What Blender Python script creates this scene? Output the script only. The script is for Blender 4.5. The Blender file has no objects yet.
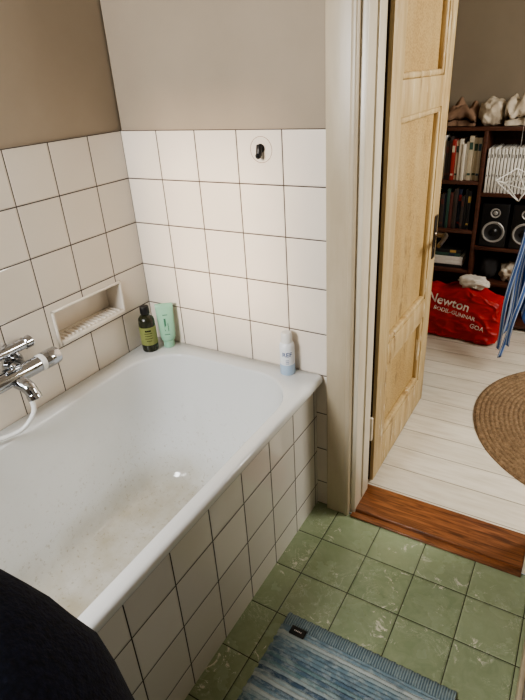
import bpy, bmesh, math, random
from mathutils import Vector, Matrix, noise
from mathutils.bvhtree import BVHTree
random.seed(3)
SC = bpy.context.scene
def S(r,g,b):
    def f(c):
        c/=255.0
        return c/12.92 if c<=0.04045 else ((c+0.055)/1.055)**2.4
    return (f(r),f(g),f(b),1.0)
try: SC.view_settings.look='AgX - Medium High Contrast'
except Exception: pass

# ------------------------------------------------------------------ materials
class NT:
    def __init__(s,name):
        s.m=bpy.data.materials.new(name); s.m.use_nodes=True
        s.t=s.m.node_tree; s.b=s.t.nodes['Principled BSDF']
    def n(s,typ,**k):
        x=s.t.nodes.new(typ)
        for a,v in k.items(): setattr(x,a,v)
        return x
    def l(s,a,b): s.t.links.new(a,b)
    def math(s,op,a,b=None,c=None):
        x=s.n('ShaderNodeMath',operation=op)
        for i,v in enumerate((a,b,c)):
            if v is None: continue
            if isinstance(v,(int,float)): x.inputs[i].default_value=v
            else: s.l(v,x.inputs[i])
        return x.outputs[0]
    def coord(s,scale=(1,1,1)):
        tc=s.n('ShaderNodeTexCoord'); mp=s.n('ShaderNodeMapping')
        mp.inputs['Scale'].default_value=scale
        s.l(tc.outputs['Object'],mp.inputs['Vector']); return mp.outputs[0]
    def noise(s,scale,detail=4,vec=None,rough=.55,dist=0):
        x=s.n('ShaderNodeTexNoise'); x.inputs['Scale'].default_value=scale
        x.inputs['Detail'].default_value=detail; x.inputs['Roughness'].default_value=rough
        x.inputs['Distortion'].default_value=dist
        s.l(vec if vec is not None else s.coord(),x.inputs['Vector']); return x.outputs['Fac']
    def ramp(s,f,a,b,lo=0.,hi=1.):
        x=s.n('ShaderNodeMapRange'); x.clamp=True
        s.l(f,x.inputs[0]); x.inputs[1].default_value=a; x.inputs[2].default_value=b
        x.inputs[3].default_value=lo; x.inputs[4].default_value=hi; return x.outputs[0]
    def mix(s,f,a,b,mode='MIX'):
        x=s.n('ShaderNodeMix',data_type='RGBA',blend_type=mode)
        if isinstance(f,(int,float)): x.inputs[0].default_value=f
        else: s.l(f,x.inputs[0])
        for i,v in ((6,a),(7,b)):
            if isinstance(v,tuple): x.inputs[i].default_value=v
            else: s.l(v,x.inputs[i])
        return x.outputs[2]
    def col(s,c):
        if isinstance(c,tuple): s.b.inputs['Base Color'].default_value=c
        else: s.l(c,s.b.inputs['Base Color'])
    def bump(s,h,strength=.3,dist=.002):
        x=s.n('ShaderNodeBump'); x.inputs['Strength'].default_value=strength
        x.inputs['Distance'].default_value=dist
        s.l(h,x.inputs['Height']); s.l(x.outputs[0],s.b.inputs['Normal'])
    def rough(s,r):
        if isinstance(r,(int,float)): s.b.inputs['Roughness'].default_value=r
        else: s.l(r,s.b.inputs['Roughness'])

def pbr(name,c,rough=.5,metal=0.,c2=None,scale=12,bump=0.,bscale=80,stretch=(1,1,1),lo=.35,hi=.7,bd=.002):
    k=NT(name); v=k.coord(stretch)
    if c2 is None: c2=tuple(x*.86 for x in c[:3])+(1.,)
    k.col(k.mix(k.ramp(k.noise(scale,5,v),lo,hi),c,c2))
    k.rough(rough); k.b.inputs['Metallic'].default_value=metal
    if bump: k.bump(k.noise(bscale,3,v),bump,bd)
    return k.m

def grid_mask(k,ax,pitch,off,gw):
    """distance-to-joint mask (1 on tile, 0 in joint) and a per tile id"""
    tc=k.n('ShaderNodeTexCoord'); sp=k.n('ShaderNodeSeparateXYZ'); k.l(tc.outputs['Object'],sp.inputs[0])
    ds=[];ids=[]
    for a,p,o in zip(ax,pitch,off):
        c=k.math('SUBTRACT',sp.outputs['XYZ'.index(a)],o)
        ds.append(k.math('PINGPONG',c,p/2)); ids.append(k.math('FLOOR',k.math('DIVIDE',c,p)))
    d=k.math('MINIMUM',ds[0],ds[1]) if len(ds)==2 else ds[0]
    cb=k.n('ShaderNodeCombineXYZ')
    for i,x in enumerate(ids): k.l(x,cb.inputs[i])
    wn=k.n('ShaderNodeTexWhiteNoise'); wn.noise_dimensions='3D'; k.l(cb.outputs[0],wn.inputs['Vector'])
    return k.ramp(d,gw/2-.0004,gw/2+.0005),k.ramp(d,gw/2,gw/2+.004),wn.outputs['Value']

def tile_mat(name,ax,pitch,off,c,grout,gw=.0034,rough=.08,cv=.06):
    k=NT(name); m,h,idv=grid_mask(k,ax,pitch,off,gw)
    base=k.mix(k.ramp(idv,0,1,0,1),c,tuple(x*(1-cv) for x in c[:3])+(1.,))
    base=k.mix(k.ramp(k.noise(5,5),.45,.8,0,.2),base,S(208,200,184))
    k.col(k.mix(m,grout,base))
    k.rough(k.ramp(m,0,1,.8,rough))
    hh=k.math('ADD',h,k.math('MULTIPLY',k.noise(9,2),.25))
    k.bump(hh,.5,.0025)
    return k.m

TP=.153; ZT=1.33
M={}
M['tileN']=tile_mat('wall_tile_xz',('X','Z'),(TP,TP),(0,ZT),S(238,228,215),S(66,54,48))
M['tileW']=tile_mat('wall_tile_yz',('Y','Z'),(TP,TP),(.006,ZT),S(228,220,208),S(60,52,48))
M['tileA']=tile_mat('apron_tile',('Y','Z'),(TP,TP),(-.02,.548),S(224,221,214),S(44,38,36),cv=.1,rough=.05)
M['paint']=pbr('wall_paint',S(170,156,137),.75,c2=S(163,149,130),scale=3,bump=.15,bscale=45)
M['paint_lowbounce']=pbr('wall_paint_low_bounce',S(150,141,128),.75,scale=3)  # made-up darker copy of the wall paint, added to cut bounce light
M['paint_room']=pbr('room_paint',S(140,128,110),.85,scale=3)
M['ceil']=pbr('ceiling_paint',S(218,210,196),.9,scale=3)
M['trimpaint']=pbr('trim_paint',S(198,185,161),.35,c2=S(182,168,142),scale=5,bump=.12,bscale=25,stretch=(3,3,.6))
M['jamb']=pbr('jamb_paint',S(226,217,198),.3,c2=S(208,197,174),scale=5,bump=.12,bscale=25,stretch=(3,3,.6))
def door_mats():
    k=NT('door_worn_paint'); v=k.coord((3,3,.5))
    base=k.mix(k.ramp(k.noise(4,6,v,.65),.35,.68),S(202,182,140),S(174,146,100))
    gr=k.noise(26,4,k.coord((2,2,.12)),.6)
    base=k.mix(k.ramp(gr,.45,.65,0,.3),base,S(146,118,76))
    f=k.ramp(k.noise(8,9,v,.74,.4),.555,.585,0,.7)
    g=k.ramp(k.noise(2.5,3,v),.48,.60)
    base=k.mix(k.math('MULTIPLY',f,g),base,S(114,88,56))
    f2=k.ramp(k.noise(15,8,v,.72),.575,.60,0,.7)
    base=k.mix(k.math('MULTIPLY',f2,k.ramp(k.noise(3.7,3,v),.50,.58)),base,S(228,220,196))
    k.col(base); k.rough(.5); k.bump(k.noise(22,8,v,.75),.5,.003)
    k2=NT('door_panel_graining'); v2=k2.coord((1.6,1.6,.5))
    vo=k2.n('ShaderNodeTexVoronoi'); vo.inputs['Scale'].default_value=200; k2.l(k2.coord((1,1,.7)),vo.inputs['Vector'])
    a=k2.mix(k2.ramp(vo.outputs['Distance'],.15,.6),S(142,114,70),S(182,154,104))
    a=k2.mix(k2.ramp(k2.noise(5,7,v2,.65),.42,.66,0,.5),a,S(198,176,130))
    a=k2.mix(k2.math('MULTIPLY',k2.ramp(k2.noise(20,9,v2,.72),.55,.59,0,.6),k2.ramp(k2.noise(3,3,v2),.48,.60)),a,S(112,86,54))
    k2.col(a); k2.rough(.5)
    k2.bump(vo.outputs['Distance'],.5,.002)
    return k.m,k2.m
M['door'],M['dpanel']=door_mats()
M['gapshade']=pbr('door_gap_shade',S(46,34,24),.8)  # painted shade, stands in for the dark gap between jamb and leaf
def floor_green():
    k=NT('green_marbled_tile'); m,h,idv=grid_mask(k,('X','Y'),(.163,.163),(.80,.0),.0028)
    tc=k.n('ShaderNodeTexCoord')
    off=k.n('ShaderNodeCombineXYZ'); k.l(k.math('MULTIPLY',idv,13.),off.inputs[2])
    ad=k.n('ShaderNodeVectorMath',operation='ADD'); k.l(tc.outputs['Object'],ad.inputs[0]); k.l(off.outputs[0],ad.inputs[1])
    v=ad.outputs[0]
    base=k.mix(idv,S(148,161,129),S(133,148,115))
    base=k.mix(k.ramp(k.noise(18,7,v,.7,1.2),.4,.7,0,.6),base,S(164,174,146))
    n1=k.math('ABSOLUTE',k.math('SUBTRACT',k.noise(9,6,v,.65,2.4),.5))
    vein=k.math('MULTIPLY',k.ramp(n1,.0,.008,1,0),k.ramp(k.noise(7,2,v),.52,.60))
    base=k.mix(k.math('MULTIPLY',vein,.7),base,S(220,220,200))
    n2=k.ramp(k.noise(22,9,v,.78,1.2),.575,.60)
    n3=k.math('MULTIPLY',n2,k.ramp(k.noise(5.2,3),.50,.57))
    base=k.mix(k.math('MULTIPLY',n3,.9),base,S(226,222,204))
    base=k.mix(k.ramp(k.noise(3,4),.5,.8,0,.3),base,S(108,108,80))
    k.col(k.mix(m,S(54,58,42),base)); k.rough(k.ramp(k.noise(9,4),.3,.7,.14,.34))
    k.bump(k.math('ADD',h,k.math('MULTIPLY',k.noise(14,3),.6)),.5,.0025)
    return k.m
M['gfloor']=floor_green()
def planks():
    k=NT('white_painted_planks'); m,h,idv=grid_mask(k,('Y',),(.135,),(.03,),.0028)
    v=k.coord((1.2,9,1))
    base=k.mix(idv,S(220,214,200),S(206,199,184))
    base=k.mix(k.ramp(k.noise(5,6,v,.6),.42,.75,0,.6),base,S(182,171,150))
    k.col(k.mix(m,S(122,110,92),base)); k.rough(.32); k.bump(h,.4,.003); return k.m
M['planks']=planks()
def wood(name,c1,c2,rough=.3,stretch=(1,12,12),sc=6):
    k=NT(name); v=k.coord(stretch)
    k.col(k.mix(k.ramp(k.noise(sc,8,v,.6,1.2),.35,.65),c1,c2)); k.rough(rough); k.bump(k.noise(sc*4,4,v),.15,.002); return k.m
M['thresh']=wood('varnished_pine',S(154,100,64),S(84,52,34),.3)
M['shelf']=wood('dark_stained_wood',S(92,56,42),S(62,36,26),.45)
def enamel():
    k=NT('bath_enamel')
    a=k.mix(k.ramp(k.noise(3,6),.5,.75,0,.25),S(222,224,223),S(198,197,186))
    sp=k.n('ShaderNodeSeparateXYZ'); tc=k.n('ShaderNodeTexCoord'); k.l(tc.outputs['Object'],sp.inputs[0])
    low=k.ramp(sp.outputs['Z'],.085,.22,1,0)
    f=k.math('MULTIPLY',low,k.ramp(k.noise(6,4,None,.55),.35,.65,0.35,.8))
    a=k.mix(f,a,S(168,156,126))
    mid=k.ramp(sp.outputs['Z'],.10,.46,1,0)
    sp2=k.math('MULTIPLY',mid,k.ramp(k.noise(75,5,None,.7),.58,.66,0,.55))
    k.col(k.mix(sp2,a,S(150,136,104))); k.rough(.10); return k.m
M['enamel']=enamel()
M['ceramic']=pbr('glazed_ceramic',S(236,228,215),.10,scale=5)
M['chrome']=pbr('chrome',S(186,188,192),.07,1.,c2=S(170,172,176))
M['white_plastic']=pbr('white_plastic',S(230,230,226),.3,c2=S(220,220,216))
M['black']=pbr('black_plastic',S(22,22,24),.35)
M['steel']=pbr('worn_steel',S(112,100,88),.3,.9)
M['brass']=pbr('worn_brass',S(150,116,64),.45,1.)
M['navy']=pbr('navy_knit',S(24,31,54),.95,c2=S(12,16,31),scale=260,bump=.8,bscale=380)
M['jeans']=pbr('dark_denim',S(34,40,58),.9,scale=200,bump=.3,bscale=500)
M['skin']=pbr('skin',S(208,160,132),.5)
M['hair']=pbr('hair',S(74,52,36),.6,stretch=(20,20,2))
M['olive']=pbr('dark_olive_plastic',S(40,42,26),.25)
M['label_y']=pbr('yellow_green_label',S(136,142,84),.5,c2=S(122,128,74))
M['mint']=pbr('mint_plastic',S(158,205,176),.35,c2=S(148,196,166))
M['mint_d']=pbr('mint_print',S(70,124,98),.4)
M['spray']=pbr('pale_can',S(232,236,240),.3)
M['spray_l']=pbr('pale_blue_band',S(178,200,222),.35)
M['ink']=pbr('ink_blue',S(60,86,138),.5)
M['red']=pbr('red_bag_fabric',S(196,34,30),.5,c2=S(160,20,20),scale=8,bump=.5,bscale=16,bd=.012)
M['whiteink']=pbr('white_print',S(240,230,222),.5)
M['cream']=pbr('cream_fleece',S(212,202,184),.95,c2=S(182,168,146),scale=14,bump=.7,bscale=40,bd=.008)
M['brown']=pbr('brown_blanket',S(140,112,90),.95,c2=S(108,84,68),scale=14,bump=.6,bscale=80,bd=.004)
M['residue']=pbr('brown_residue',S(150,112,84),.6)
M['dark']=pbr('charcoal_cloth',S(42,40,40),.9,bump=.4,bscale=90)
M['whitecloth']=pbr('white_cloth',S(226,218,206),.9,bump=.4,bscale=30,bd=.005)
M['paper']=pbr('book_paper',S(226,214,190),.8)
M['cone']=pbr('speaker_cone',S(34,34,36),.45)
M['silver']=pbr('silver_trim',S(168,166,162),.4,.3)
M['wire']=pbr('white_wire',S(240,238,232),.4)
def clear():
    k=NT('clear_suction_disc'); k.col(S(240,235,228)); k.rough(.08); k.b.inputs['Alpha'].default_value=.05; return k.m
M['clear']=clear()
def ragrug():
    k=NT('blue_rag_weave'); v=k.coord((1,1,1))
    sp=k.n('ShaderNodeSeparateXYZ'); k.l(v,sp.inputs[0])
    row=k.math('FLOOR',k.math('DIVIDE',sp.outputs['Y'],.0120))
    wn=k.n('ShaderNodeTexWhiteNoise'); wn.noise_dimensions='1D'; k.l(row,wn.inputs['W'])
    cr=k.n('ShaderNodeValToRGB'); k.l(wn.outputs['Value'],cr.inputs[0])
    e=cr.color_ramp; e.interpolation='CONSTANT'
    e.elements[0].color=S(92,114,130); e.elements[1].position=.2; e.elements[1].color=S(116,138,148)
    for p,c in ((.38,S(146,160,162)),(.52,S(94,124,132)),(.66,S(170,178,176)),(.8,S(108,134,138)),(.9,S(76,96,114))):
        x=e.elements.new(p); x.color=c
    f=k.noise(60,6,k.coord((.6,1,1)),.75)
    c=k.mix(k.ramp(f,.46,.60,0,.45),cr.outputs[0],S(186,192,188))
    c=k.mix(k.ramp(k.noise(46,5,k.coord((.5,1,1))),.54,.66,0,.42),c,S(62,78,96))
    k.col(c); k.rough(.95); k.bump(k.noise(140,4),.8,.003); return k.m
M['rag']=ragrug()
def rag_edge():
    k=NT('blue_plain_weave'); v=k.coord((1,1,1)); sp=k.n('ShaderNodeSeparateXYZ'); k.l(v,sp.inputs[0])
    s=k.math('SINE',k.math('MULTIPLY',sp.outputs['X'],900.))
    c=k.mix(k.ramp(s,-.4,.6),S(96,116,126),S(144,160,162))
    c=k.mix(k.ramp(k.noise(50,4),.5,.7,0,.5),c,S(160,174,172)); k.col(c); k.rough(.95); k.bump(s,.6,.002); return k.m
M['ragedge']=rag_edge()
def jute():
    k=NT('jute_braid'); f=k.noise(70,6,None,.7)
    c=k.mix(k.ramp(f,.35,.65),S(150,124,94),S(96,76,54)); k.col(c); k.rough(.95); k.bump(k.noise(160,4),.9,.005); return k.m
M['jute']=jute()
def stripes(name,fr,lo,hi):
    k=NT(name); tc=k.n('ShaderNodeTexCoord'); sp=k.n('ShaderNodeSeparateXYZ'); k.l(tc.outputs['UV'],sp.inputs[0])
    s=k.math('SINE',k.math('MULTIPLY',sp.outputs['X'],fr))
    c=k.mix(k.ramp(s,lo,hi),S(66,98,156),S(178,190,206))
    k.col(c); k.rough(.9); k.bump(k.noise(200,3),.3,.001); return k.m
M['stripe']=stripes('blue_striped_cloth',60.,.70,.80)
M['blue']=stripes('blue_striped_strap',9.,.6,.7)

# ------------------------------------------------------------------ geometry helpers
def merge(bm,t,mi=0,mat=None):
    for f in t.faces: f.material_index=mi
    me=bpy.data.meshes.new('tmp'); t.to_mesh(me); t.free()
    if mat is not None: me.transform(mat)
    bm.from_mesh(me); bpy.data.meshes.remove(me)
def box(bm,lo,hi,mi=0,bev=0.,seg=2,mat=None):
    t=bmesh.new(); bmesh.ops.create_cube(t,size=1)
    for v in t.verts:
        v.co=Vector([lo[i]+(v.co[i]+.5)*(hi[i]-lo[i]) for i in range(3)])
    if bev: bmesh.ops.bevel(t,geom=t.edges[:],offset=bev,segments=seg,profile=.5,affect='EDGES')
    merge(bm,t,mi,mat)
def lathe(bm,prof,seg=32,mi=0,mat=None,sx=1.,sy=1.):
    t=bmesh.new(); rings=[]
    for r,h in prof:
        if r<1e-6: rings.append([t.verts.new((0,0,h))])
        else: rings.append([t.verts.new((r*sx*math.cos(2*math.pi*i/seg),r*sy*math.sin(2*math.pi*i/seg),h)) for i in range(seg)])
    for a,b in zip(rings,rings[1:]):
        for i in range(seg):
            j=(i+1)%seg
            if len(a)==1 and len(b)==1: continue
            if len(a)==1: t.faces.new((a[0],b[j],b[i]))
            elif len(b)==1: t.faces.new((a[i],a[j],b[0]))
            else: t.faces.new((a[i],a[j],b[j],b[i]))
    bmesh.ops.recalc_face_normals(t,faces=t.faces[:]); merge(bm,t,mi,mat)
def along(p0,p1):
    p0=Vector(p0);p1=Vector(p1);d=p1-p0
    return Matrix.Translation(p0)@d.to_track_quat('Z','Y').to_matrix().to_4x4(), d.length
def rod(bm,p0,p1,r0,r1=None,mi=0,seg=20,b=.15):
    if r1 is None:r1=r0
    m,L=along(p0,p1); e=min(b*r0,L*.3)
    lathe(bm,[(0,0),(r0-e,0),(r0,e),(r1,L-e),(r1-e,L),(0,L)],seg,mi,m)
def spline(pts,n=8):
    P=[Vector(p) for p in pts]; P=[2*P[0]-P[1]]+P+[2*P[-1]-P[-2]]; out=[]
    for i in range(1,len(P)-2):
        for k in range(n):
            t=k/n;a,b,c,d=P[i-1],P[i],P[i+1],P[i+2]
            out.append(.5*((2*b)+(c-a)*t+(2*a-5*b+4*c-d)*t*t+(3*b-a-3*c+d)*t**3))
    out.append(P[-2]); return out
def tube(bm,pts,r,seg=12,mi=0,n=8,flat=1.):
    P=spline(pts,n); t=bmesh.new(); rings=[]; up=Vector((.3,.2,1)).normalized()
    for i,p in enumerate(P):
        d=(P[min(i+1,len(P)-1)]-P[max(i-1,0)]).normalized()
        u=(up-d*up.dot(d)).normalized(); w=d.cross(u); up=u
        rr=r(i/(len(P)-1)) if callable(r) else r
        rings.append([t.verts.new(p+(u*math.cos(2*math.pi*k/seg)+w*math.sin(2*math.pi*k/seg)*flat)*rr) for k in range(seg)])
    for a,b in zip(rings,rings[1:]):
        for k in range(seg): t.faces.new((a[k],a[(k+1)%seg],b[(k+1)%seg],b[k]))
    t.faces.new(rings[0][::-1]); t.faces.new(rings[-1])
    bmesh.ops.recalc_face_normals(t,faces=t.faces[:]); merge(bm,t,mi)
def mk(name,bm,mats,parent=None,loc=(0,0,0),rot=None,sharp=35,**props):
    for f in bm.faces: f.smooth=True
    for e in bm.edges:
        if len(e.link_faces)==2 and e.calc_face_angle(0)>math.radians(sharp): e.smooth=False
    me=bpy.data.meshes.new(name); bm.to_mesh(me); bm.free()
    for m in (mats if isinstance(mats,(list,tuple)) else [mats]): me.materials.append(M[m] if isinstance(m,str) else m)
    o=bpy.data.objects.new(name,me); SC.collection.objects.link(o); o.location=loc
    if rot: o.rotation_euler=rot
    if parent is not None: o.parent=parent
    for k,v in props.items(): o[k]=v
    return o
def empty(name,loc,label,category,rot=None,**p):
    o=bpy.data.objects.new(name,None); o.empty_display_size=.05; SC.collection.objects.link(o)
    o.location=loc; o['label']=label; o['category']=category
    if rot: o.rotation_euler=rot
    for k,v in p.items(): o[k]=v
    return o
def textmesh(body,size,fn):
    cu=bpy.data.curves.new('t','FONT'); cu.body=body; cu.size=size; cu.align_x='CENTER'; cu.align_y='CENTER'; cu.resolution_u=3; cu.offset=size*.012
    o=bpy.data.objects.new('t',cu); SC.collection.objects.link(o)
    bpy.context.view_layer.update()
    me=bpy.data.meshes.new_from_object(o); bm=bmesh.new(); bm.from_mesh(me)
    bpy.data.objects.remove(o); bpy.data.meshes.remove(me); bpy.data.curves.remove(cu)
    bmesh.ops.subdivide_edges(bm,edges=[e for e in bm.edges if e.calc_length()>size*.25],cuts=2)
    for v in bm.verts: v.co=Vector(fn(v.co.x,v.co.y))
    return bm
ST=dict(kind='structure')

# ------------------------------------------------------------------ room shell
YS=-2.15; XE=1.475; H=2.42
NY0,NY1,NZ0,NZ1=-.434,-.127,.722,.848     # niche opening
WT=.10
b=bmesh.new()
box(b,(-.15,YS,0),(0,WT,NZ0),0); box(b,(-.15,YS,NZ1),(0,WT,ZT),0)
box(b,(-.15,YS,NZ0),(0,NY0,NZ1),0); box(b,(-.15,NY1,NZ0),(0,WT,NZ1),0)
box(b,(-.15,YS,ZT),(-.007,WT,H),1)
mk('wall_west',b,['tileW','paint'],label='white square tiled wall with greige paint above',**ST)
XJ=.838; JD=.116
b=bmesh.new()
box(b,(0,0,0),(XJ-.012,WT,ZT),0); box(b,(0,.007,ZT),(XJ-.012,WT,H),1)
box(b,(XJ-.012,.007,2.07),(1.45,WT,H),1); box(b,(1.45,0,0),(XE+.1,WT,H),1)
mk('wall_north',b,['tileN','paint'],label='tiled end wall with doorway and greige paint above',**ST)
b=bmesh.new(); box(b,(XE,YS,0),(XE+.1,0,H)); mk('wall_east',b,['paint_lowbounce'],label='plain greige painted wall',**ST)
b=bmesh.new()
WX0,WX1,WZ0,WZ1=.03,.56,1.42,2.12
box(b,(-.15,YS-.15,0),(XE+.1,YS,WZ0)); box(b,(-.15,YS-.15,WZ1),(XE+.1,YS,H))
box(b,(-.15,YS-.15,WZ0),(WX0,YS,WZ1)); box(b,(WX1,YS-.15,WZ0),(XE+.1,YS,WZ1))
mk('wall_south',b,['paint_lowbounce'],label='greige wall with the bathroom window',**ST)
b=bmesh.new()
for x0,x1,z0,z1 in ((WX0,WX0+.025,WZ0,WZ1),(WX1-.025,WX1,WZ0,WZ1),(WX0,WX1,WZ0,WZ0+.025),(WX0,WX1,WZ1-.025,WZ1)):
    box(b,(x0,YS-.07,z0),(x1,YS-.03,z1),0,.004)
mk('window_1',b,['jamb'],label='white painted window frame',**ST)
b=bmesh.new(); box(b,(-.15,YS-.15,-.1),(XE+.1,.0,0)); mk('floor',b,['gfloor'],label='scuffed green marbled floor tiles',**ST)
b=bmesh.new(); box(b,(-.15,YS-.15,H),(2.9,2.3,H+.1)); mk('ceiling',b,['ceil'],label='white ceiling',**ST)
RN=2.08; FZ=.02
b=bmesh.new(); box(b,(.2,WT,-.1),(2.8,RN+.1,FZ)); mk('floor_2',b,['planks'],label='white painted wooden plank floor',**ST)
b=bmesh.new(); box(b,(.2,RN,FZ),(2.8,RN+.1,H)); mk('wall_far',b,['paint_room'],label='beige wall behind the bookcase',**ST)
b=bmesh.new(); box(b,(.2,WT,FZ),(.3,RN,H)); mk('wall_inner',b,['paint_room'],label='beige side wall of the next room',**ST)
b=bmesh.new(); box(b,(2.7,WT,FZ),(2.8,RN,H)); mk('wall_outer',b,['paint_room'],label='beige outer wall of the next room',**ST)
b=bmesh.new(); box(b,(XE+.1,.0,FZ),(2.8,WT,H)); mk('wall_partition',b,['paint_room'],label='beige partition wall beside doorway',**ST)
CX0=.753
b=bmesh.new(); box(b,(CX0,-.018,0),(.840,-.0005,2.05),0,.004,3); box(b,(.822,-.023,0),(.839,-.012,2.05),0,.005,3)
mk('trim_1',b,['trimpaint'],label='cream painted flat door casing',**ST)
b=bmesh.new(); box(b,(CX0,-.019,2.05),(1.46,-.0005,2.14),0,.004); mk('trim_2',b,['trimpaint'],label='cream painted door head casing',**ST)
JX=.858
b=bmesh.new(); box(b,(XJ-.012,.0,0),(JX,JD,2.05),0,.002); box(b,(JX-.003,.060,.035),(JX+.006,JD,2.05),0,.003)
mk('trim_3',b,['jamb'],label='cream painted door jamb with stop',**ST)
b=bmesh.new(); box(b,(1.425,.0,0),(1.45,.12,2.05),0,.002); mk('trim_4',b,['jamb'],label='cream painted door jamb',**ST)
b=bmesh.new(); box(b,(XJ-.012,.0,2.05),(1.45,.12,2.07),0,.002); mk('trim_5',b,['jamb'],label='cream painted door head jamb',**ST)
b=bmesh.new()
box(b,(JX-.01,-.020,.0),(1.425,.03,.009),0,.003,3); box(b,(JX-.018,.008,.0),(1.425,.158,.021),0,.005,3)
mk('trim_6',b,['thresh'],label='varnished red-brown pine threshold',**ST)
b=bmesh.new(); box(b,(XE-.012,YS,0),(XE,-.03,.07),0,.003); mk('baseboard_east',b,['trimpaint'],label='cream baseboard',**ST)

# ------------------------------------------------------------------ door leaf
DW,DT,DH=.67,.036,1.99
def door():
    b=bmesh.new()
    st=.10
    box(b,(-DT,0,0),(0,st,DH),0,.002); box(b,(-DT,DW-st,0),(0,DW,DH),0,.002)
    box(b,(-DT,-.003,0),(-.013,.001,DH),2)  # strip on the hinge end, coloured dark as the shadow of the jamb gap
    rails=[(0,.15),(.47,.55),(1.30,1.40),(1.87,DH)]
    for i,(z0,z1) in enumerate(rails): box(b,(-DT,st,z0),(-.0005,DW-st,z1),0,.001)
    for (a,c) in ((.15,.47),(.55,1.30),(1.40,1.87)):
        box(b,(-DT+.008,st-.01,a-.01),(-.022,DW-st+.01,c+.01),1)
        w=.020
        for lo,hi in (((0,st,a),(-.003,st+w,c)),((0,DW-st-w,a),(-.003,DW-st,c)),((0,st,a),(-.003,DW-st,a+w)),((0,st,c-w),(-.003,DW-st,c))):
            box(b,(-.026,lo[1],lo[2]),hi,0,.007,3)
    d=mk('door_1',b,['door','dpanel','gapshade'],loc=(.864,.172,.030),rot=(0,0,math.radians(-0.3)),label='worn pale golden panelled wooden door standing open',**ST)
    b=bmesh.new()
    hz=.815; hy=DW-.045
    box(b,(0,hy-.019,hz-.10),(.005,hy+.019,hz+.08),0,.0022)
    rod(b,(.0,hy,hz),(.045,hy,hz),.010,.009)
    tube(b,[(.043,hy+.006,hz),(.052,hy-.02,hz+.002),(.054,hy-.06,hz),(.050,hy-.12,hz-.010)],lambda t:.0105-.002*t,14,0,6)
    lathe(b,[(0,0),(.015,0),(.016,.004),(.012,.010),(0,.010)],24,0,Matrix.Translation((.003,hy,hz))@Matrix.Rotation(math.pi/2,4,'Y'))
    rod(b,(.003,hy,hz-.06),(.007,hy,hz-.06),.006)
    mk('door_handle',b,['steel'],parent=d,label='worn steel lever handle with back plate')
    b=bmesh.new(); box(b,(-DT*.75,DW-.0005,hz-.10),(-DT*.25,DW+.0015,hz+.08),0,.0005)
    mk('latch_plate',b,['brass'],parent=d,label='brass latch plate')
    for z in (.2,1.62):
        b=bmesh.new(); rod(b,(-.012,-.012,z),(-.012,-.012,z+.10),.007); box(b,(-.016,-.012,z+.005),(-.012,.0,z+.095))
        mk('hinge',b,['jamb'],parent=d,label='cream painted hinge')
door()

# ------------------------------------------------------------------ bathtub
RZ=.57
def rrect(x0,x1,y0,y1,r,z,k=10,m=10):
    r=min(r,(x1-x0)/2-.001,(y1-y0)/2-.001); pts=[]
    cs=[((x1-r,y1-r),0),((x0+r,y1-r),90),((x0+r,y0+r),180),((x1-r,y0+r),270)]
    for i,(c,a) in enumerate(cs):
        for j in range(k+1):
            t=math.radians(a+90*j/k); pts.append((c[0]+r*math.cos(t),c[1]+r*math.sin(t),z))
        c2,a2=cs[(i+1)%4]; t=math.radians(a2); e=(c2[0]+r*math.cos(t),c2[1]+r*math.sin(t)); s=pts[-1]
        for j in range(1,m): pts.append((s[0]+(e[0]-s[0])*j/m,s[1]+(e[1]-s[1])*j/m,z))
    return pts
TX0,TX1,TY0,TY1=.001,.736,-1.62,-.001
LIP=.030
def tub():
    e=empty('bathtub',(0,0,0),'white enamel built-in bathtub with white tiled apron','bathtub')
    b=bmesh.new(); rings=[]
    R=[]
    R.append(rrect(TX0,TX1-.010,TY0,TY1,.008,RZ-LIP))
    R.append(rrect(TX0,TX1-.002,TY0,TY1,.010,RZ-LIP+.002))
    R.append(rrect(TX0,TX1,TY0,TY1,.012,RZ-LIP+.006))
    R.append(rrect(TX0,TX1,TY0,TY1,.012,RZ-.010))
    R.append(rrect(TX0+.001,TX1-.0035,TY0+.001,TY1-.001,.012,RZ-.003))
    R.append(rrect(TX0+.003,TX1-.011,TY0+.003,TY1-.003,.014,RZ))
    bx0,bx1,by0,by1=.078,.694,-1.53,-.072
    def basin(i,z,r,far=0.,near=0.): return rrect(bx0+i,bx1-i,by0+i+near,by1-i-far,r,z)
    R+= [basin(-.003,RZ-.0005,.175),basin(0,RZ-.002,.175),basin(.002,RZ-.006,.173),basin(.003,RZ-.014,.172),basin(.004,RZ-.024,.17)]
    for z,i,r,f,n in ((.50,.009,.168,.004,.01),(.42,.018,.165,.015,.035),(.33,.029,.16,.032,.07),(.25,.040,.155,.050,.11),(.18,.051,.15,.068,.14),(.15,.057,.145,.078,.155),(.125,.066,.14,.087,.165),(.108,.079,.125,.095,.175),(.098,.097,.11,.102,.185),(.092,.122,.09,.11,.20),(.090,.19,.05,.125,.22)):
        R.append(basin(i,z,r,f,n))
    rings=[[b.verts.new(p) for p in r] for r in R]
    for a,c in zip(rings,rings[1:]):
        n=len(a)
        for i in range(n): b.faces.new((a[i],a[(i+1)%n],c[(i+1)%n],c[i]))
    b.faces.new(rings[-1])
    mk('tub_shell',b,['enamel'],parent=e,sharp=50)
    b=bmesh.new(); box(b,(.698,-1.62,0),(.708,-.0005,RZ-LIP+.003))
    box(b,(.001,-1.66,0),(.708,-1.62,RZ-LIP+.003))
    mk('apron_panel',b,['tileA'],parent=e,label='white tiled side panel with dark grout')
    b=bmesh.new(); lathe(b,[(0,.003),(.018,.003),(.03,.0),(.03,.004),(.018,.007),(0,.007)],28,0,Matrix.Translation((.383,-1.12,.089)))
    mk('drain',b,['chrome'],parent=e,label='chrome drain ring')
tub()

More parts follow.
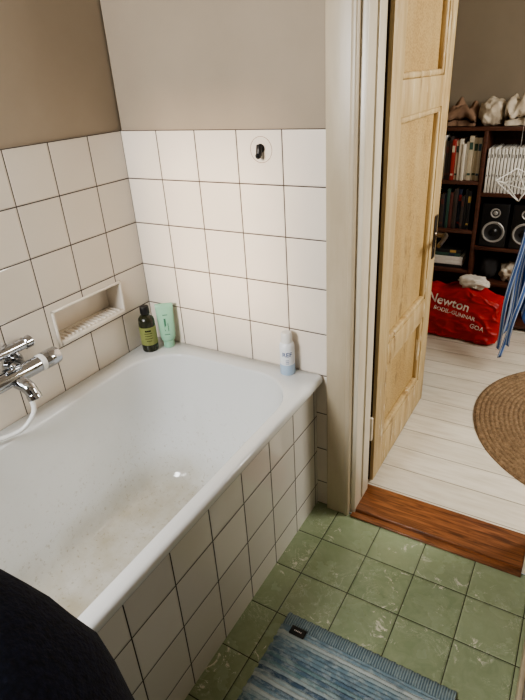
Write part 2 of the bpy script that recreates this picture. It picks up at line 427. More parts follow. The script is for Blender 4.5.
# ------------------------------------------------------------------ soap niche
def niche():
    e=empty('soap_niche',(0,(NY0+NY1)/2,NZ0),'recessed white ceramic soap niche with ribbed tray set in tiled wall','soap dish')
    oy=(NY0+NY1)/2; y0,y1=NY0-oy,NY1-oy; z1=NZ1-NZ0; g=.0005
    b=bmesh.new()
    w=.010
    box(b,(-.075,y0+g,g),(.006,y0+w,z1-g),0,.004,3); box(b,(-.075,y1-w,g),(.006,y1-g,z1-g),0,.004,3)
    box(b,(-.075,y0+g,z1-w),(.006,y1-g,z1-g),0,.004,3); box(b,(-.075,y0+g,g),(.004,y1-g,.012),0,.003,3)
    box(b,(-.085,y0+g,g),(-.070,y1-g,z1-g),0)
    mk('niche_body',b,['ceramic'],parent=e)
    b=bmesh.new()
    box(b,(-.070,y0+.010,.002),(.012,y1-.010,.020),0,.006,3)
    n=15
    for i in range(n):
        y=y0+.03+(y1-y0-.06)*i/(n-1); box(b,(-.045,y-.0045,.014),(.004,y+.0045,.026),0,.0035,2)
    mk('ribbed_tray',b,['ceramic'],parent=e)
niche()

# ------------------------------------------------------------------ mixer
def mixer():
    e=empty('bath_mixer_tap',(0,-.65,.745),'chunky chrome wall-mounted bar mixer tap with white shower hose','tap')
    X=.07
    b=bmesh.new()
    rod(b,(X,.085,0),(X,-.14,0),.025,.025,seg=36)
    for y in (.05,-.09):
        rod(b,(.001,y,.004),(.012,y,.004),.034,.030); rod(b,(.01,y,.004),(X,y,.0),.018,.018)
    mk('mixer_body',b,['chrome'],parent=e)
    for s,y in ((1,.100),(-1,-.155)):
        b=bmesh.new(); m,_=along((X,y,0),(X,y+s*.05,0))
        lathe(b,[(0,0),(.026,0),(.027,.002),(.027,.048),(.025,.052),(.019,.053),(.017,.050),(0,.050)],36,0,m)
        mk('control_knob',b,['chrome'],parent=e)
        b=bmesh.new(); m2,_=along((X,y-s*.016,0),(X,y,0)); lathe(b,[(0,0),(.0248,0),(.0258,.001),(.0258,.015),(.0248,.016),(0,.016)],32,0,m2)
        mk('collar',b,['white_plastic'],parent=e,label='white collar ring')
    b=bmesh.new()
    tube(b,[(X,.0,-.012),(X+.028,.002,-.018),(X+.050,.003,-.027),(X+.062,.003,-.044)],lambda t:.022-.003*t,22,0,8)
    m,_=along((X+.060,.003,-.040),(X+.068,.003,-.060)); lathe(b,[(0,0),(.018,0),(.0205,.004),(.0205,.018),(.017,.02),(.014,.016),(0,.014)],28,0,m)
    mk('spout',b,['chrome'],parent=e)
    b=bmesh.new(); box(b,(-.014,-.026,.0),(.014,.026,.009),0,.004,3,Matrix.Translation((X+.004,.0,.022))); rod(b,(X+.006,.0,.028),(X+.012,.0,.042),.009,.007)
    mk('diverter_button',b,['chrome'],parent=e)
    b=bmesh.new()
    rod(b,(.030,.085,.060),(.030,-.26,.060),.016,.016,seg=28); rod(b,(.001,.04,.060),(.030,.04,.060),.012,.012); rod(b,(.030,.106,.060),(.030,.080,.060),.019,.019,seg=30)
    mk('upper_rail',b,['chrome'],parent=e)
    b=bmesh.new()
    pts=[(X+.035,-.005,-.03),(X+.042,.004,-.07),(X+.048,-.004,-.105),(X+.035,-.04,-.142),(X+.012,-.09,-.150),(X-.01,-.16,-.13),(X-.03,-.24,-.03),(X-.03,-.30,.2),(X-.03,-.30,.42)]
    tube(b,pts,.0068,14,0,12)
    mk('shower_hose',b,['white_plastic'],parent=e,label='white flexible shower hose')
mixer()

# ------------------------------------------------------------------ hook
def hook():
    e=empty('wall_hook',(.542,0,1.275),'round clear suction hook with black peg on tiled wall','hook')
    R=Matrix.Rotation(math.pi/2,4,'X')
    b=bmesh.new(); lathe(b,[(.0352,.0),(.0353,.0006),(.0365,.0006),(.0366,0)],48,0,R)
    mk('suction_rim',b,['residue'],parent=e,label='thin brown residue rim')
    b=bmesh.new(); lathe(b,[(0,.0015),(.033,.0008),(.0335,0)],48,0,R); mk('suction_disc',b,['clear'],parent=e,label='clear plastic disc')
    b=bmesh.new(); lathe(b,[(0,.0),(.012,0),(.013,.004),(.010,.008),(0,.009)],28,0,R@Matrix.Translation((0,.004,0)))
    tube(b,[(0,-.008,.012),(.001,-.013,.002),(.001,-.016,-.012),(.002,-.022,-.015),(.002,-.024,-.010)],lambda t:.0095-.002*t,14,0,6)
    mk('hook_peg',b,['black'],parent=e,label='black plastic peg')
hook()

# ------------------------------------------------------------------ bottles
def cylmap(r,z0,ang):
    def fn(x,y):
        a=ang+x/r
        return (r*math.cos(a),r*math.sin(a),z0+y)
    return fn
def shampoo():
    e=empty('shampoo_bottle',(.066,-.098,RZ),'dark olive shampoo bottle with yellow-green label and black cap','bottle')
    b=bmesh.new(); lathe(b,[(0,0),(.026,0),(.029,.003),(.030,.01),(.030,.118),(.028,.130),(.020,.140),(.013,.144),(.013,.150),(0,.15)],36,0)
    mk('bottle_body',b,['olive'],parent=e)
    b=bmesh.new(); lathe(b,[(.0301,.030),(.0307,.0305),(.0307,.100),(.0301,.1005)],36,0); mk('bottle_label',b,['label_y'],parent=e,label='yellow-green wraparound label')
    b=bmesh.new(); lathe(b,[(0,.148),(.016,.148),(.017,.15),(.0165,.174),(.015,.177),(0,.178)],30,0); mk('bottle_cap',b,['black'],parent=e)
    b=bmesh.new()
    for i,(w,h) in enumerate(((.022,.006),(.03,.002),(.026,.002),(.03,.002),(.02,.002))):
        z=.088-.010*i
        for k in range(6):
            a=-.80+(k-2.5)*w/.0307/6
            box(b,(.0305,-w/13,z-h/2),(.0311,w/13,z+h/2),0,0,2,Matrix.Rotation(a,4,'Z'))
    mk('label_print',b,['olive'],parent=e)
shampoo()
def tubebottle():
    e=empty('lotion_tube',(.112,-.044,RZ),'light mint green lotion tube standing on its cap','tube',rot=(0,0,math.radians(38)))
    b=bmesh.new()
    R=[];N=36
    for z,rx,ry in ((.026,.019,.017),(.03,.025,.020),(.045,.028,.021),(.08,.030,.018),(.12,.0315,.012),(.15,.032,.005),(.156,.0325,.0022),(.174,.0325,.0022)):
        R.append([b.verts.new((rx*math.cos(2*math.pi*i/N),ry*math.sin(2*math.pi*i/N),z)) for i in range(N)])
    for a,c in zip(R,R[1:]):
        for i in range(N): b.faces.new((a[i],a[(i+1)%N],c[(i+1)%N],c[i]))
    b.faces.new(R[0][::-1]); b.faces.new(R[-1]); mk('tube_body',b,['mint'],parent=e)
    b=bmesh.new(); lathe(b,[(0,0),(.019,0),(.0205,.002),(.0205,.026),(0,.027)],32,0); mk('tube_cap',b,['mint'],parent=e)
    b=bmesh.new()
    for x,z0,z1,w in ((0,.055,.058,.010),(-.003,.07,.118,.0035),(.007,.07,.10,.0012),(0,.13,.133,.009)):
        def yy(z): return -(.0205 if z<.05 else .0205-(z-.05)*.13)
        t=bmesh.new(); vs=[t.verts.new(p) for p in ((x-w,yy(z0)-.0008,z0),(x+w,yy(z0)-.0008,z0),(x+w,yy(z1)-.0016,z1),(x-w,yy(z1)-.0016,z1))]; t.faces.new(vs); merge(b,t)
    mk('tube_print',b,['mint_d'],parent=e)
tubebottle()
def spray():
    e=empty('spray_can',(.620,-.036,RZ),'slim white spray can with pale blue band','spray can')
    b=bmesh.new(); lathe(b,[(0,0),(.0235,0),(.025,.002),(.025,.103),(.0235,.111),(.019,.117),(0,.117)],36,0); mk('can_body',b,['spray'],parent=e)
    b=bmesh.new(); lathe(b,[(.025,.0015),(.0254,.002),(.0254,.038),(.025,.039)],36,0); mk('can_band',b,['spray_l'],parent=e,label='pale blue lower band')
    b=bmesh.new(); lathe(b,[(0,.115),(.0185,.115),(.019,.118),(.0185,.145),(.015,.151),(0,.152)],32,0); mk('can_cap',b,['white_plastic'],parent=e)
    b=textmesh('REF',.022,cylmap(.0256,.078,math.radians(-62))); mk('can_lettering',b,['ink'],parent=e)
    b=bmesh.new()
    for k in range(3):
        for a in (-70,-62,-54): box(b,(.0251,-.0018,.057-.006*k),(.0257,.0018,.0585-.006*k),0,0,2,Matrix.Rotation(math.radians(a),4,'Z'))
    mk('can_small_print',b,['ink'],parent=e)
spray()

# ------------------------------------------------------------------ rag rug
def ragrug_o():
    x0,x1,y0,y1=.832,1.335,-1.22,-.472
    e=empty('rag_rug',((x0+x1)/2,(y0+y1)/2,0),'grey-blue woven cotton rag rug on green tiles','rug')
    W=x1-x0;L=y1-y0
    b=bmesh.new(); NX,NY=70,520; G=[]
    P=.0120; band=.045
    for j in range(NY+1):
        y=-L/2+(L-band)*j/NY; row=[]
        rid=math.floor(y/P)
        for i in range(NX+1):
            u=i/NX; x=-W/2+W*u
            edge=.006*noise.noise(Vector((rid*3.7,(u>.5)*9,0)))
            xx=x+edge*(1 if abs(u-.5)>.47 else 0)
            s=abs(math.sin(math.pi*y/P))
            z=.006+.0055*s**.6+.003*noise.noise(Vector((x*50,rid*2.3,1)))
            fall=min(1,min(u,1-u)*30+.15); z=max(.001,z*fall)
            row.append(b.verts.new((xx,y,z)))
        G.append(row)
    for j in range(NY):
        for i in range(NX): b.faces.new((G[j][i],G[j][i+1],G[j+1][i+1],G[j+1][i]))
    mk('rug_weave',b,['rag'],parent=e,sharp=80)
    b=bmesh.new(); G=[]
    for j in range(9):
        y=L/2-band+band*j/8
        G.append([b.verts.new((-W/2+.003+(W-.006)*i/80,y+.0015*math.sin(i*1.7),.002+.005*math.sin(math.pi*min(1,max(0,j/8)))**.4+.0008*math.sin(i*2.4))) for i in range(81)])
    for j in range(8):
        for i in range(80): b.faces.new((G[j][i],G[j][i+1],G[j+1][i+1],G[j+1][i]))
    mk('rug_border',b,['ragedge'],parent=e,sharp=80,label='lighter plain woven end band')
    b=bmesh.new(); box(b,(-W/2+.035,L/2-.066,.010),(-W/2+.082,L/2-.040,.0155),0,.001)
    mk('rug_label',b,['black'],parent=e,label='small black woven label',)
    b=bmesh.new()
    for k in range(5): box(b,(-W/2+.047+.005*k,L/2-.055,.0155),(-W/2+.050+.005*k,L/2-.051,.0158))
    mk('label_print',b,['whiteink'],parent=e)
ragrug_o()

# ------------------------------------------------------------------ jute rug
def jute_o():
    b=bmesh.new(); R0=.585; nr=29*8; na=160; prev=None
    for j in range(nr+1):
        r=R0*j/nr
        if j==0: ring=[b.verts.new((0,0,.006))]
        else:
            ring=[]
            for i in range(na):
                a=2*math.pi*i/na
                z=.003+.008*abs(math.sin(math.pi*r/.02))**.6+.0015*math.sin(a*r*260+ j//8*2)
                if j==nr: z=0.0005
                rr=r+.002*math.sin(a*7)
                ring.append(b.verts.new((rr*math.cos(a),rr*math.sin(a),z)))
        if prev:
            for i in range(na):
                k=(i+1)%na
                if len(prev)==1: b.faces.new((prev[0],ring[i],ring[k]))
                else: b.faces.new((prev[i],ring[i],ring[k],prev[k]))
        prev=ring
    mk('jute_rug',b,['jute'],loc=(1.69,.91,FZ),sharp=80,label='round braided natural jute rug on white floorboards',category='rug')
jute_o()

# ------------------------------------------------------------------ bookcase
BX0,BX1,BY0,BY1=.42,1.42,1.80,2.065
DIV=.855
SH_L=[.06,.36,.60,.875]; SH_R=[.06,.30,.512,.815]
TOP=1.135
def bookcase():
    e=empty('bookcase',(BX0,BY0,FZ),'reddish dark stained wooden bookcase filled with books and speakers','bookcase')
    ox,oy,oz=BX0,BY0,FZ
    def part(n,lo,hi,bev=.002):
        b=bmesh.new(); box(b,(lo[0]-ox,lo[1]-oy,lo[2]-oz),(hi[0]-ox,hi[1]-oy,hi[2]-oz),0,bev); mk(n,b,['shelf'],parent=e)
    for x in (BX0,DIV-.01,BX1-.02): part('upright',(x,BY0,FZ),(x+.02,BY1,TOP))
    part('back_panel',(BX0,BY1-.008,FZ+.03),(BX1,BY1,TOP))
    for z in SH_L: part('shelf_board',(BX0+.021,BY0,z-.02),(DIV-.011,BY1-.009,z))
    for z in SH_R: part('shelf_board',(DIV+.011,BY0,z-.02),(BX1-.021,BY1-.009,z))
    part('top_board',(BX0,BY0,TOP+.0003),(BX1,BY1,TOP+.018))
bookcase()
book_cols=[S(196,184,160),S(60,52,48),S(150,46,40),S(52,80,70),S(212,204,188),S(38,48,72),S(176,146,86),S(120,110,100),S(90,50,44),S(228,225,217),S(64,96,120),S(30,30,32),S(140,128,80)]
bmats=[pbr('book_cloth',c,.55,scale=40) for c in book_cols]
def book(x,y,z,w,d,h,group,mi,flat=False,lean=0.,rz=0,kind='book'):
    b=bmesh.new(); t=.002
    box(b,(0,0,0),(t,d,h),0,.0006); box(b,(w-t,0,0),(w,d,h),0,.0006); box(b,(0,-.002,0),(w,t,h),0,.0012)
    box(b,(t,t,.002),(w-t,d-.003,h-.003),1)
    if kind=='magazine_binder':
        box(b,(w*.3,-.0026,h*.80),(w*.7,-.0018,h*.88),2); box(b,(w*.3,-.0026,h*.38),(w*.7,-.0018,h*.42),2)
    elif random.random()<.8:
        box(b,(w*.12,-.0028,h*.70),(w*.88,-.0018,h*.86),2); box(b,(w*.12,-.0028,h*.12),(w*.88,-.0018,h*.17),2)
    m2=bmats[(mi*5+3)%len(bmats)] if kind=='book' else bmats[1]
    cname=['beige','charcoal','red','dark green','cream','navy','ochre','grey','maroon','white','blue','black','olive'][mi]
    o=mk(kind,b,[bmats[mi],'paper',m2],loc=(x,y,z),label=('thin white magazine binder standing in a tight row on the shelf' if kind!='book' else f'{cname} book standing upright on the dark bookcase shelf' if not flat else f'{cname} book lying flat on the dark shelf'),category='book' if kind=='book' else 'binder',group=group)
    if flat: o.rotation_euler=(0,math.pi/2,rz)
    else: o.rotation_euler=(0,lean,0)
    return o
def row(x0,x1,z,hm,group,pal,wlo=.010,whi=.024):
    x=x0
    while True:
        w=random.uniform(wlo,whi)
        if x+w>x1: break
        h=hm*random.uniform(.80,1.0); d=random.uniform(.13,.17)
        book(x,BY0+.015+random.uniform(0,.025),z,w,d,h,group,random.choice(pal)); x+=w+.0012
row(.46,.838,.875,.238,'books on the upper shelf',[0,1,2,4,4,9,7,6,0,12,9,6])
row(.46,.838,.60,.228,'books on the middle shelf',[1,11,5,8,11,7,1,3,2,5])
z=.36
for i in range(5):
    th=random.uniform(.016,.028); book(.56+random.uniform(0,.03),BY0+.03,z+th,th,.17,.22,'flat stack on the low shelf',[11,9,9,3,11][i],True); z+=th+.001
x=.876
for i in range(19):
    w=.0128+random.uniform(-.001,.001); book(x,BY0+.012,.815,w,.19,.232+random.uniform(-.003,.003),'white binders on the shelf',9,kind='magazine_binder'); x+=w+.0045
def speaker(x):
    W,D,Hh=.142,.19,.245
    e=empty('speaker',(x,BY0+.012,.512),'black bookshelf speaker with pale ring around the woofer','speaker',group='pair of speakers')
    b=bmesh.new(); box(b,(-W/2,0,0),(W/2,D,Hh),0,.004,3); mk('speaker_cabinet',b,['black'],parent=e)
    R=Matrix.Rotation(math.pi/2,4,'X')
    T=Matrix.Translation((0,0,.088))
    b=bmesh.new(); lathe(b,[(.048,0),(.060,0),(.061,.004),(.056,.007),(.048,.004)],40,0,T@R); mk('woofer_ring',b,['silver'],parent=e)
    b=bmesh.new(); lathe(b,[(.049,.003),(.046,.006),(.042,.003),(.022,.0005),(.020,.0005)],40,0,T@R); mk('woofer_cone',b,['cone'],parent=e)
    b=bmesh.new(); lathe(b,[(0,.012),(.012,.010),(.021,.001),(.022,0)],30,0,T@R); mk('dust_cap',b,['black'],parent=e)
    T=Matrix.Translation((0,0,.195))
    b=bmesh.new(); lathe(b,[(.018,.002),(.026,.001),(.027,.004),(.024,.005),(.018,.002)],32,0,T@R); lathe(b,[(0,.009),(.008,.007),(.013,.001)],24,0,T@R); mk('tweeter',b,['silver'],parent=e)
speaker(.955); speaker(1.115)
def himmeli():
    b=bmesh.new(); s=.105
    top=Vector((0,0,.07)); bot=Vector((.03,0,-.095)); eq=[Vector((s*math.cos(a),s*math.sin(a),.03*math.sin(2*a))) for a in (.3,.3+math.pi/2,.3+math.pi,.3+1.5*math.pi)]
    for i in range(4):
        rod(b,eq[i],eq[(i+1)%4],.0030,seg=8); rod(b,eq[i],top,.0030,seg=8); rod(b,eq[i],bot,.0030,seg=8)
    zc=.90
    rod(b,top,top+Vector((0,.0,H-zc-.07-.0005)),.0005,seg=6)
    mk('wire_ornament',b,['wire'],loc=(1.045,BY0-.125,zc),rot=(.0,.0,.3),label='white geometric wire ornament hanging before the bookcase',category='ornament')
himmeli()
def blob(name,lo,hi,mat,label,cat,seed=0,amp=.15,power=2.6,seg=40):
    b=bmesh.new(); bmesh.ops.create_uvsphere(b,u_segments=seg,v_segments=seg//2,radius=1)
    c=[(lo[i]+hi[i])/2 for i in range(3)]; h=[(hi[i]-lo[i])/2 for i in range(3)]
    for v in b.verts:
        d=v.co.normalized()
        k=(abs(d.x)**power+abs(d.y)**power+abs(d.z)**power)**(-1/power)
        p=d*k
        n=1+amp*noise.noise(d*2.2+Vector((seed,0,0)))+amp*.7*noise.noise(d*5+Vector((0,seed,0)))
        v.co=Vector((p.x*h[0]*n,p.y*h[1]*n,p.z*h[2]*n))
    for v in b.verts: v.co.z=max(v.co.z,-h[2]*.92)+h[2]*.92
    return mk(name,b,[mat],loc=(c[0],c[1],lo[2]),sharp=80,label=label,category=cat)
def folded(name,x,y,z,W,D,th,layers,mat,label,seed,slump=.02):
    """loosely folded cloth: zig-zag sheet whose soft fold edges face the room"""
    b=bmesh.new(); pts=[]
    t=th; n=10
    for L in range(layers):
        zc=t*.5+L*t; dirn=1 if L%2==0 else -1
        for i in range(n+1):
            u=i/n; yy=(-D/2+D*u)*dirn; pts.append((yy,zc,L))
        if L<layers-1:
            for a in (45,90,135):
                r=t*.5; pts.append((dirn*(D/2+r*math.sin(math.radians(a))),zc+r-r*math.cos(math.radians(a)),L))
    hw=t*.40; m=26; N=len(pts); G=[]
    for j in range(m+1):
        u=j/m; ring=[]
        for s in (1,-1):
            seq=range(N) if s==1 else range(N-1,-1,-1)
            for i in seq:
                p=pts[i]; q0=pts[max(i-1,0)]; q1=pts[min(i+1,N-1)]
                ty,tz=q1[0]-q0[0],q1[1]-q0[1]; l=math.hypot(ty,tz) or 1
                ny,nz=-tz/l,ty/l
                wob=noise.noise(Vector((u*4+seed,p[0]*14,p[2]*3.1)))
                xx=-W/2+W*u*(1-.08*noise.noise(Vector((p[2]*2.2,seed,1)))) 
                zz=p[1]+nz*hw*s
                zz=zz*(1-.30*(2*u-1)**4)+slump*wob*(zz/(layers*t))
                ring.append(b.verts.new((xx,p[0]+ny*hw*s+.012*wob,max(0,zz))))
        G.append(ring)
    K=len(G[0])
    for j in range(m):
        for i in range(K): b.faces.new((G[j][i],G[j][(i+1)%K],G[j+1][(i+1)%K],G[j+1][i]))
    for g in (G[0],G[-1]):
        for i in range(N-1): b.faces.new((g[i],g[i+1],g[K-2-i],g[K-1-i]))
    bmesh.ops.recalc_face_normals(b,faces=b.faces[:])
    return mk(name,b,[mat],loc=(x,y,z),sharp=80,label=label,category='blanket')
TZ=TOP+.0185
folded('folded_blanket',.700,1.925,TZ,.17,.17,.034,3,'brown','tan wool blanket loosely folded on the bookcase',1,.06)
blob('fleece_bundle',(.795,1.82,TZ),(.925,2.04,TZ+.135),'cream','cream fleece bundled on the bookcase','throw',44,.16,3.2)
folded('folded_throw',.995,1.925,TZ,.13,.17,.042,3,'cream','thick cream throw slumped on the bookcase',15,.07)
blob('knit_hat',(1.08,1.84,TZ),(1.22,2.0,TZ+.13),'dark','charcoal knitted hat on the bookcase','hat',8)
blob('dark_bag',(.89,1.84,.30),(1.00,2.01,.30+.14),'dark','dark cloth bag on the low shelf','bag',21,.1)
blob('cloth_bundle',(1.01,1.84,.30),(1.13,2.01,.30+.10),'cream','bundled pale cloth on the low shelf','cloth',25,.3)
# red bag
def redbag():
    e=empty('red_shopping_bag',(.868,1.650,FZ),'creased red fabric shopping bag with white lettering on the floor','bag',rot=(0,0,math.radians(-3)))
    b=bmesh.new(); bmesh.ops.create_cube(b,size=2); bmesh.ops.subdivide_edges(b,edges=b.edges[:],cuts=52,use_grid_fill=True)
    def ridge(a): return (1-min(1,abs(a)*5))**2
    for v in b.verts:
        q=v.co.copy(); d=q.normalized(); p=8
        k=(abs(d.x)**p+abs(d.y)**p+abs(d.z)**p)**(-1/p); q=d*k
        n=noise.noise(d*2.0+Vector((2,0,0)))
        cr=ridge(noise.noise(Vector((q.x*1.7+q.z*1.1,q.y,q.z*1.9-q.x))))+.8*ridge(noise.noise(Vector((q.x*2.9-q.z*2,q.y+4,q.z*2.2+q.x))))
        tt=(q.z+1)/2
        x=q.x*.236*(1+.06*n); y=q.y*.116*(1+.10*n); z=(q.z+1)*.148
        y+=(.013*cr)*(1 if q.y>0 else -1)
        x*=1-.06*tt; y*=1-.38*tt
        z*=1-.08*max(0,x/.2)*tt
        z+=tt**4*(.016*math.sin(x*21+1)+.012*noise.noise(Vector((x*20,y*9,3))))
        v.co=Vector((x,y,max(0,z)))
    bv=BVHTree.FromBMesh(b)
    mk('bag_body',b,['red'],parent=e,sharp=80)
    def put(ox,oz,rot):
        c,s=math.cos(rot),math.sin(rot)
        def fn(x,y):
            X=ox+x*c-y*s; Z=oz+x*s+y*c
            h=bv.ray_cast(Vector((X,-1,Z)),Vector((0,1,0)))
            return (X,(h[0].y-.003) if h[0] is not None else -.09,Z)
        return fn
    mk('bag_lettering',textmesh('Newton',.072,put(-.06,.222,-.15)),['whiteink'],parent=e)
    mk('bag_small_lettering',textmesh('BODIL-GUNNAR',.032,put(-.02,.164,-.15)),['whiteink'],parent=e)
    mk('bag_small_lettering',textmesh('GOA',.036,put(.115,.102,-.15)),['whiteink'],parent=e)
    b=bmesh.new(); tube(b,[(-.09,.025,.25),(-.085,.035,.29),(-.02,.04,.305),(.05,.04,.30),(.085,.025,.24)],.005,10,0,8,flat=2.2)
    mk('bag_handle',b,['red'],parent=e)
redbag()
blob('white_cloth',(.84,1.59,.322),(.99,1.69,.388),'whitecloth','crumpled white cloth on the red bag','cloth',31,.3)
def rack():
    e=empty('drying_rack',(1.45,1.33,FZ),'white metal drying rack','drying rack')
    b=bmesh.new()
    rod(b,(-.25,0,.93),(.90,0,.93),.007,seg=12); rod(b,(.87,-.22,.0),(.88,0,.93),.008,seg=10); rod(b,(.87,.22,.0),(.88,0,.93),.008,seg=10); rod(b,(.05,.36,0),(.05,0,.93),.008,seg=10)
    mk('rack_frame',b,['wire'],parent=e)
rack()
def sheet(b,fx,nu,nv,uvl):
    G=[[(b.verts.new(fx(i/nu,j/nv)),i/nu,j/nv) for i in range(nu+1)] for j in range(nv+1)]
    for j in range(nv):
        for i in range(nu):
            q=[G[j][i],G[j][i+1],G[j+1][i+1],G[j+1][i]]
            f=b.faces.new([a[0] for a in q])
            for l,a in zip(f.loops,q): l[uvl].uv=(a[1],a[2])
def towel():
    b=bmesh.new(); uvl=b.loops.layers.uv.new('UVMap')
    def fx(u,v):
        z=.955-(.68-.10*u+.05*math.sin(u*14+1))*v
        x=1.185+.23*u -.055*v*(1-.5*u)+.008*math.sin(v*9+u*5)
        y=1.305-.022*math.sin(u*34+v*1.2)*(.35+.65*v)-.012*math.sin(u*13)
        return (x-1.3,y-1.30,z-.5)
    sheet(b,fx,80,50,uvl)
    o=mk('striped_towel',b,['stripe'],loc=(1.3,1.30,.5),sharp=80,label='mid-blue cloth with pale stripes hanging with loose straps',category='towel')
    s=o.modifiers.new('s','SOLIDIFY'); s.thickness=.003
    for k,(x0,x1,zb,wd) in enumerate(((1.185,1.118,.15,.022),(1.21,1.150,.11,.020),(1.235,1.180,.19,.022))):
        b=bmesh.new(); uvl=b.loops.layers.uv.new('UVMap')
        def fx2(u,v,x0=x0,x1=x1,zb=zb,wd=wd,k=k):
            tw=v*1.6+k; x=x0+(x1-x0)*v**.9+(u-.5)*wd*math.cos(.6*math.sin(tw*3))+.012*math.sin(v*8+k*2)*v
            return (x-1.3,1.264-.014*k+(u-.5)*wd*.8*math.sin(tw*3)-1.30,.94+(zb-.94)*v-.5)
        sheet(b,fx2,4,40,uvl)
        st=mk('hanging_strap',b,['blue'],parent=o,label='blue and white hanging fabric strap')
        s=st.modifiers.new('s','SOLIDIFY'); s.thickness=.002
towel()

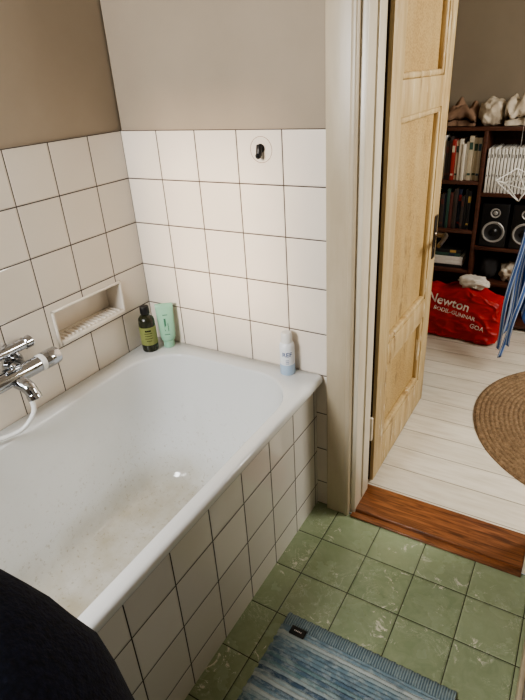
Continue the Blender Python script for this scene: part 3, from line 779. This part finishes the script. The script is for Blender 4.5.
# ------------------------------------------------------------------ person (photographer)
def skin(name,verts,edges,mat,parent,root=0,sub=2,**p):
    me=bpy.data.meshes.new(name); me.from_pydata([v[0] for v in verts],edges,[]); me.update()
    o=bpy.data.objects.new(name,me); SC.collection.objects.link(o); me.materials.append(M[mat])
    m=o.modifiers.new('skin','SKIN'); m.use_smooth_shade=True
    for i,v in enumerate(verts):
        me.skin_vertices[0].data[i].radius=(v[1],v[2] if len(v)>2 else v[1]); me.skin_vertices[0].data[i].use_root=(i==root)
    s=o.modifiers.new('sub','SUBSURF'); s.levels=sub; s.render_levels=sub
    if parent is not None: o.parent=parent
    for k,v in p.items(): o[k]=v
    return o
def person():
    px,py=1.17,-1.80
    e=empty('person',(px,py,0),'person in a navy knitted sweater standing beside the bathtub, arm bent','person')
    def A(x,y,z): return (x-px,y-py,z)
    sh=A(.985,-1.66,1.34); wr=A(1.31,-1.53,1.08); up=A(1.03,-1.44,1.265); el=A(1.095,-1.340,1.186); fo=A(1.2055,-1.333,1.140); fo2=A(1.275,-1.41,1.10)
    V=[(A(1.17,-1.80,.92),.12,.09),(A(1.17,-1.80,1.12),.11,.085),(A(1.17,-1.79,1.32),.12,.08),(A(1.17,-1.78,1.43),.05),(A(1.17,-1.77,1.50),.055),(A(1.17,-1.75,1.58),.085,.095),(A(1.17,-1.76,1.66),.07,.08),
       (sh,.045),(el,.036),(wr,.026),(A(1.335,-1.56,1.07),.024),
       (A(1.345,-1.80,1.34),.045),(A(1.375,-1.80,1.08),.036),(A(1.37,-1.72,.86),.026),(A(1.37,-1.70,.80),.024),
       (A(1.08,-1.80,.86),.075),(A(1.07,-1.79,.47),.05),(A(1.07,-1.81,.09),.036),(A(1.06,-1.69,.035),.03),
       (A(1.26,-1.80,.86),.075),(A(1.27,-1.79,.47),.05),(A(1.27,-1.81,.09),.036),(A(1.28,-1.69,.035),.03),(fo,.034),(fo2,.03)]
    E=[(0,1),(1,2),(2,3),(3,4),(4,5),(5,6),(2,7),(7,8),(8,23),(23,24),(24,9),(9,10),(2,11),(11,12),(12,13),(13,14),(0,15),(15,16),(16,17),(17,18),(0,19),(19,20),(20,21),(21,22)]
    skin('body',V,E,'skin',e)
    sw=[(A(1.17,-1.80,.93),.15,.115),(A(1.17,-1.80,1.12),.135,.105),(A(1.17,-1.79,1.32),.14,.10),(A(1.17,-1.785,1.41),.07,.07),
        (sh,.072),(up,.070),(el,.073),(fo,.074),(fo2,.064),(wr,.042),
        (A(1.345,-1.80,1.34),.062),(A(1.375,-1.80,1.08),.052),(A(1.37,-1.72,.88),.034)]
    o=skin('sweater',sw,[(0,1),(1,2),(2,3),(2,4),(4,5),(5,6),(6,7),(7,8),(8,9),(2,10),(10,11),(11,12)],'navy',e,sub=3,label='navy knitted sweater')
    tx=bpy.data.textures.new('folds','CLOUDS'); tx.noise_scale=.07
    d=o.modifiers.new('folds','DISPLACE'); d.texture=tx; d.strength=.018; d.mid_level=.5
    tr=[(A(1.17,-1.80,.93),.13,.10),(A(1.08,-1.80,.84),.09),(A(1.07,-1.79,.47),.066),(A(1.07,-1.81,.10),.052),(A(1.26,-1.80,.84),.09),(A(1.27,-1.79,.47),.066),(A(1.27,-1.81,.10),.052)]
    skin('trousers',tr,[(0,1),(1,2),(2,3),(0,4),(4,5),(5,6)],'jeans',e,label='dark denim trousers')
    b=bmesh.new(); bmesh.ops.create_uvsphere(b,u_segments=28,v_segments=18,radius=1)
    for v in b.verts:
        d=v.co.copy(); v.co=Vector((d.x*.095,d.y*.11-.018,d.z*.12+1.625))
        if d.y>.25 and d.z<.35: v.co.y=min(v.co.y,.02)
    mk('hair',b,['hair'],parent=e,sharp=80,loc=(0,.03,0),label='short brown hair')
person()

# ------------------------------------------------------------------ lights
def area(name,loc,target,sx,sy,power,col):
    l=bpy.data.lights.new(name,'AREA'); l.shape='RECTANGLE'; l.size=sx; l.size_y=sy; l.energy=power; l.color=col
    o=bpy.data.objects.new(name,l); SC.collection.objects.link(o); o.location=loc
    o.rotation_euler=(Vector(target)-Vector(loc)).to_track_quat('-Z','Y').to_euler(); return o
area('bathroom_window_light',((WX0+WX1)/2,YS-.02,1.77),(.66,0,.6),.46,.64,41,(.97,.98,1.))
area('room_window_light',(2.62,.75,1.6),(1.0,.6,.2),1.1,1.1,74,(1.,.955,.88))
l=bpy.data.lights.new('sun','SUN'); l.energy=3.4; l.angle=math.radians(7); l.color=(1,.78,.55)
o=bpy.data.objects.new('sun',l); SC.collection.objects.link(o); o.rotation_euler=Vector((.06,2.15,-.74)).to_track_quat('-Z','Y').to_euler()
w=bpy.data.worlds.new('World'); SC.world=w; w.use_nodes=True
w.node_tree.nodes['Background'].inputs[0].default_value=(.75,.85,1,1); w.node_tree.nodes['Background'].inputs[1].default_value=.8

# ------------------------------------------------------------------ camera
cam=bpy.data.cameras.new('Camera'); co=bpy.data.objects.new('Camera',cam); SC.collection.objects.link(co)
R=Vector((.8606,.5057,-.0581)).normalized(); F=Vector((-.4732,.7507,-.4592)).normalized()
R=(R-F*R.dot(F)).normalized(); U=R.cross(F)
co.matrix_world=Matrix(((R.x,U.x,-F.x,1.381),(R.y,U.y,-F.y,-1.395),(R.z,U.z,-F.z,1.466),(0,0,0,1)))
cam.sensor_fit='VERTICAL'; cam.sensor_height=36; cam.lens=530/700*36; cam.clip_start=.02
SC.camera=co
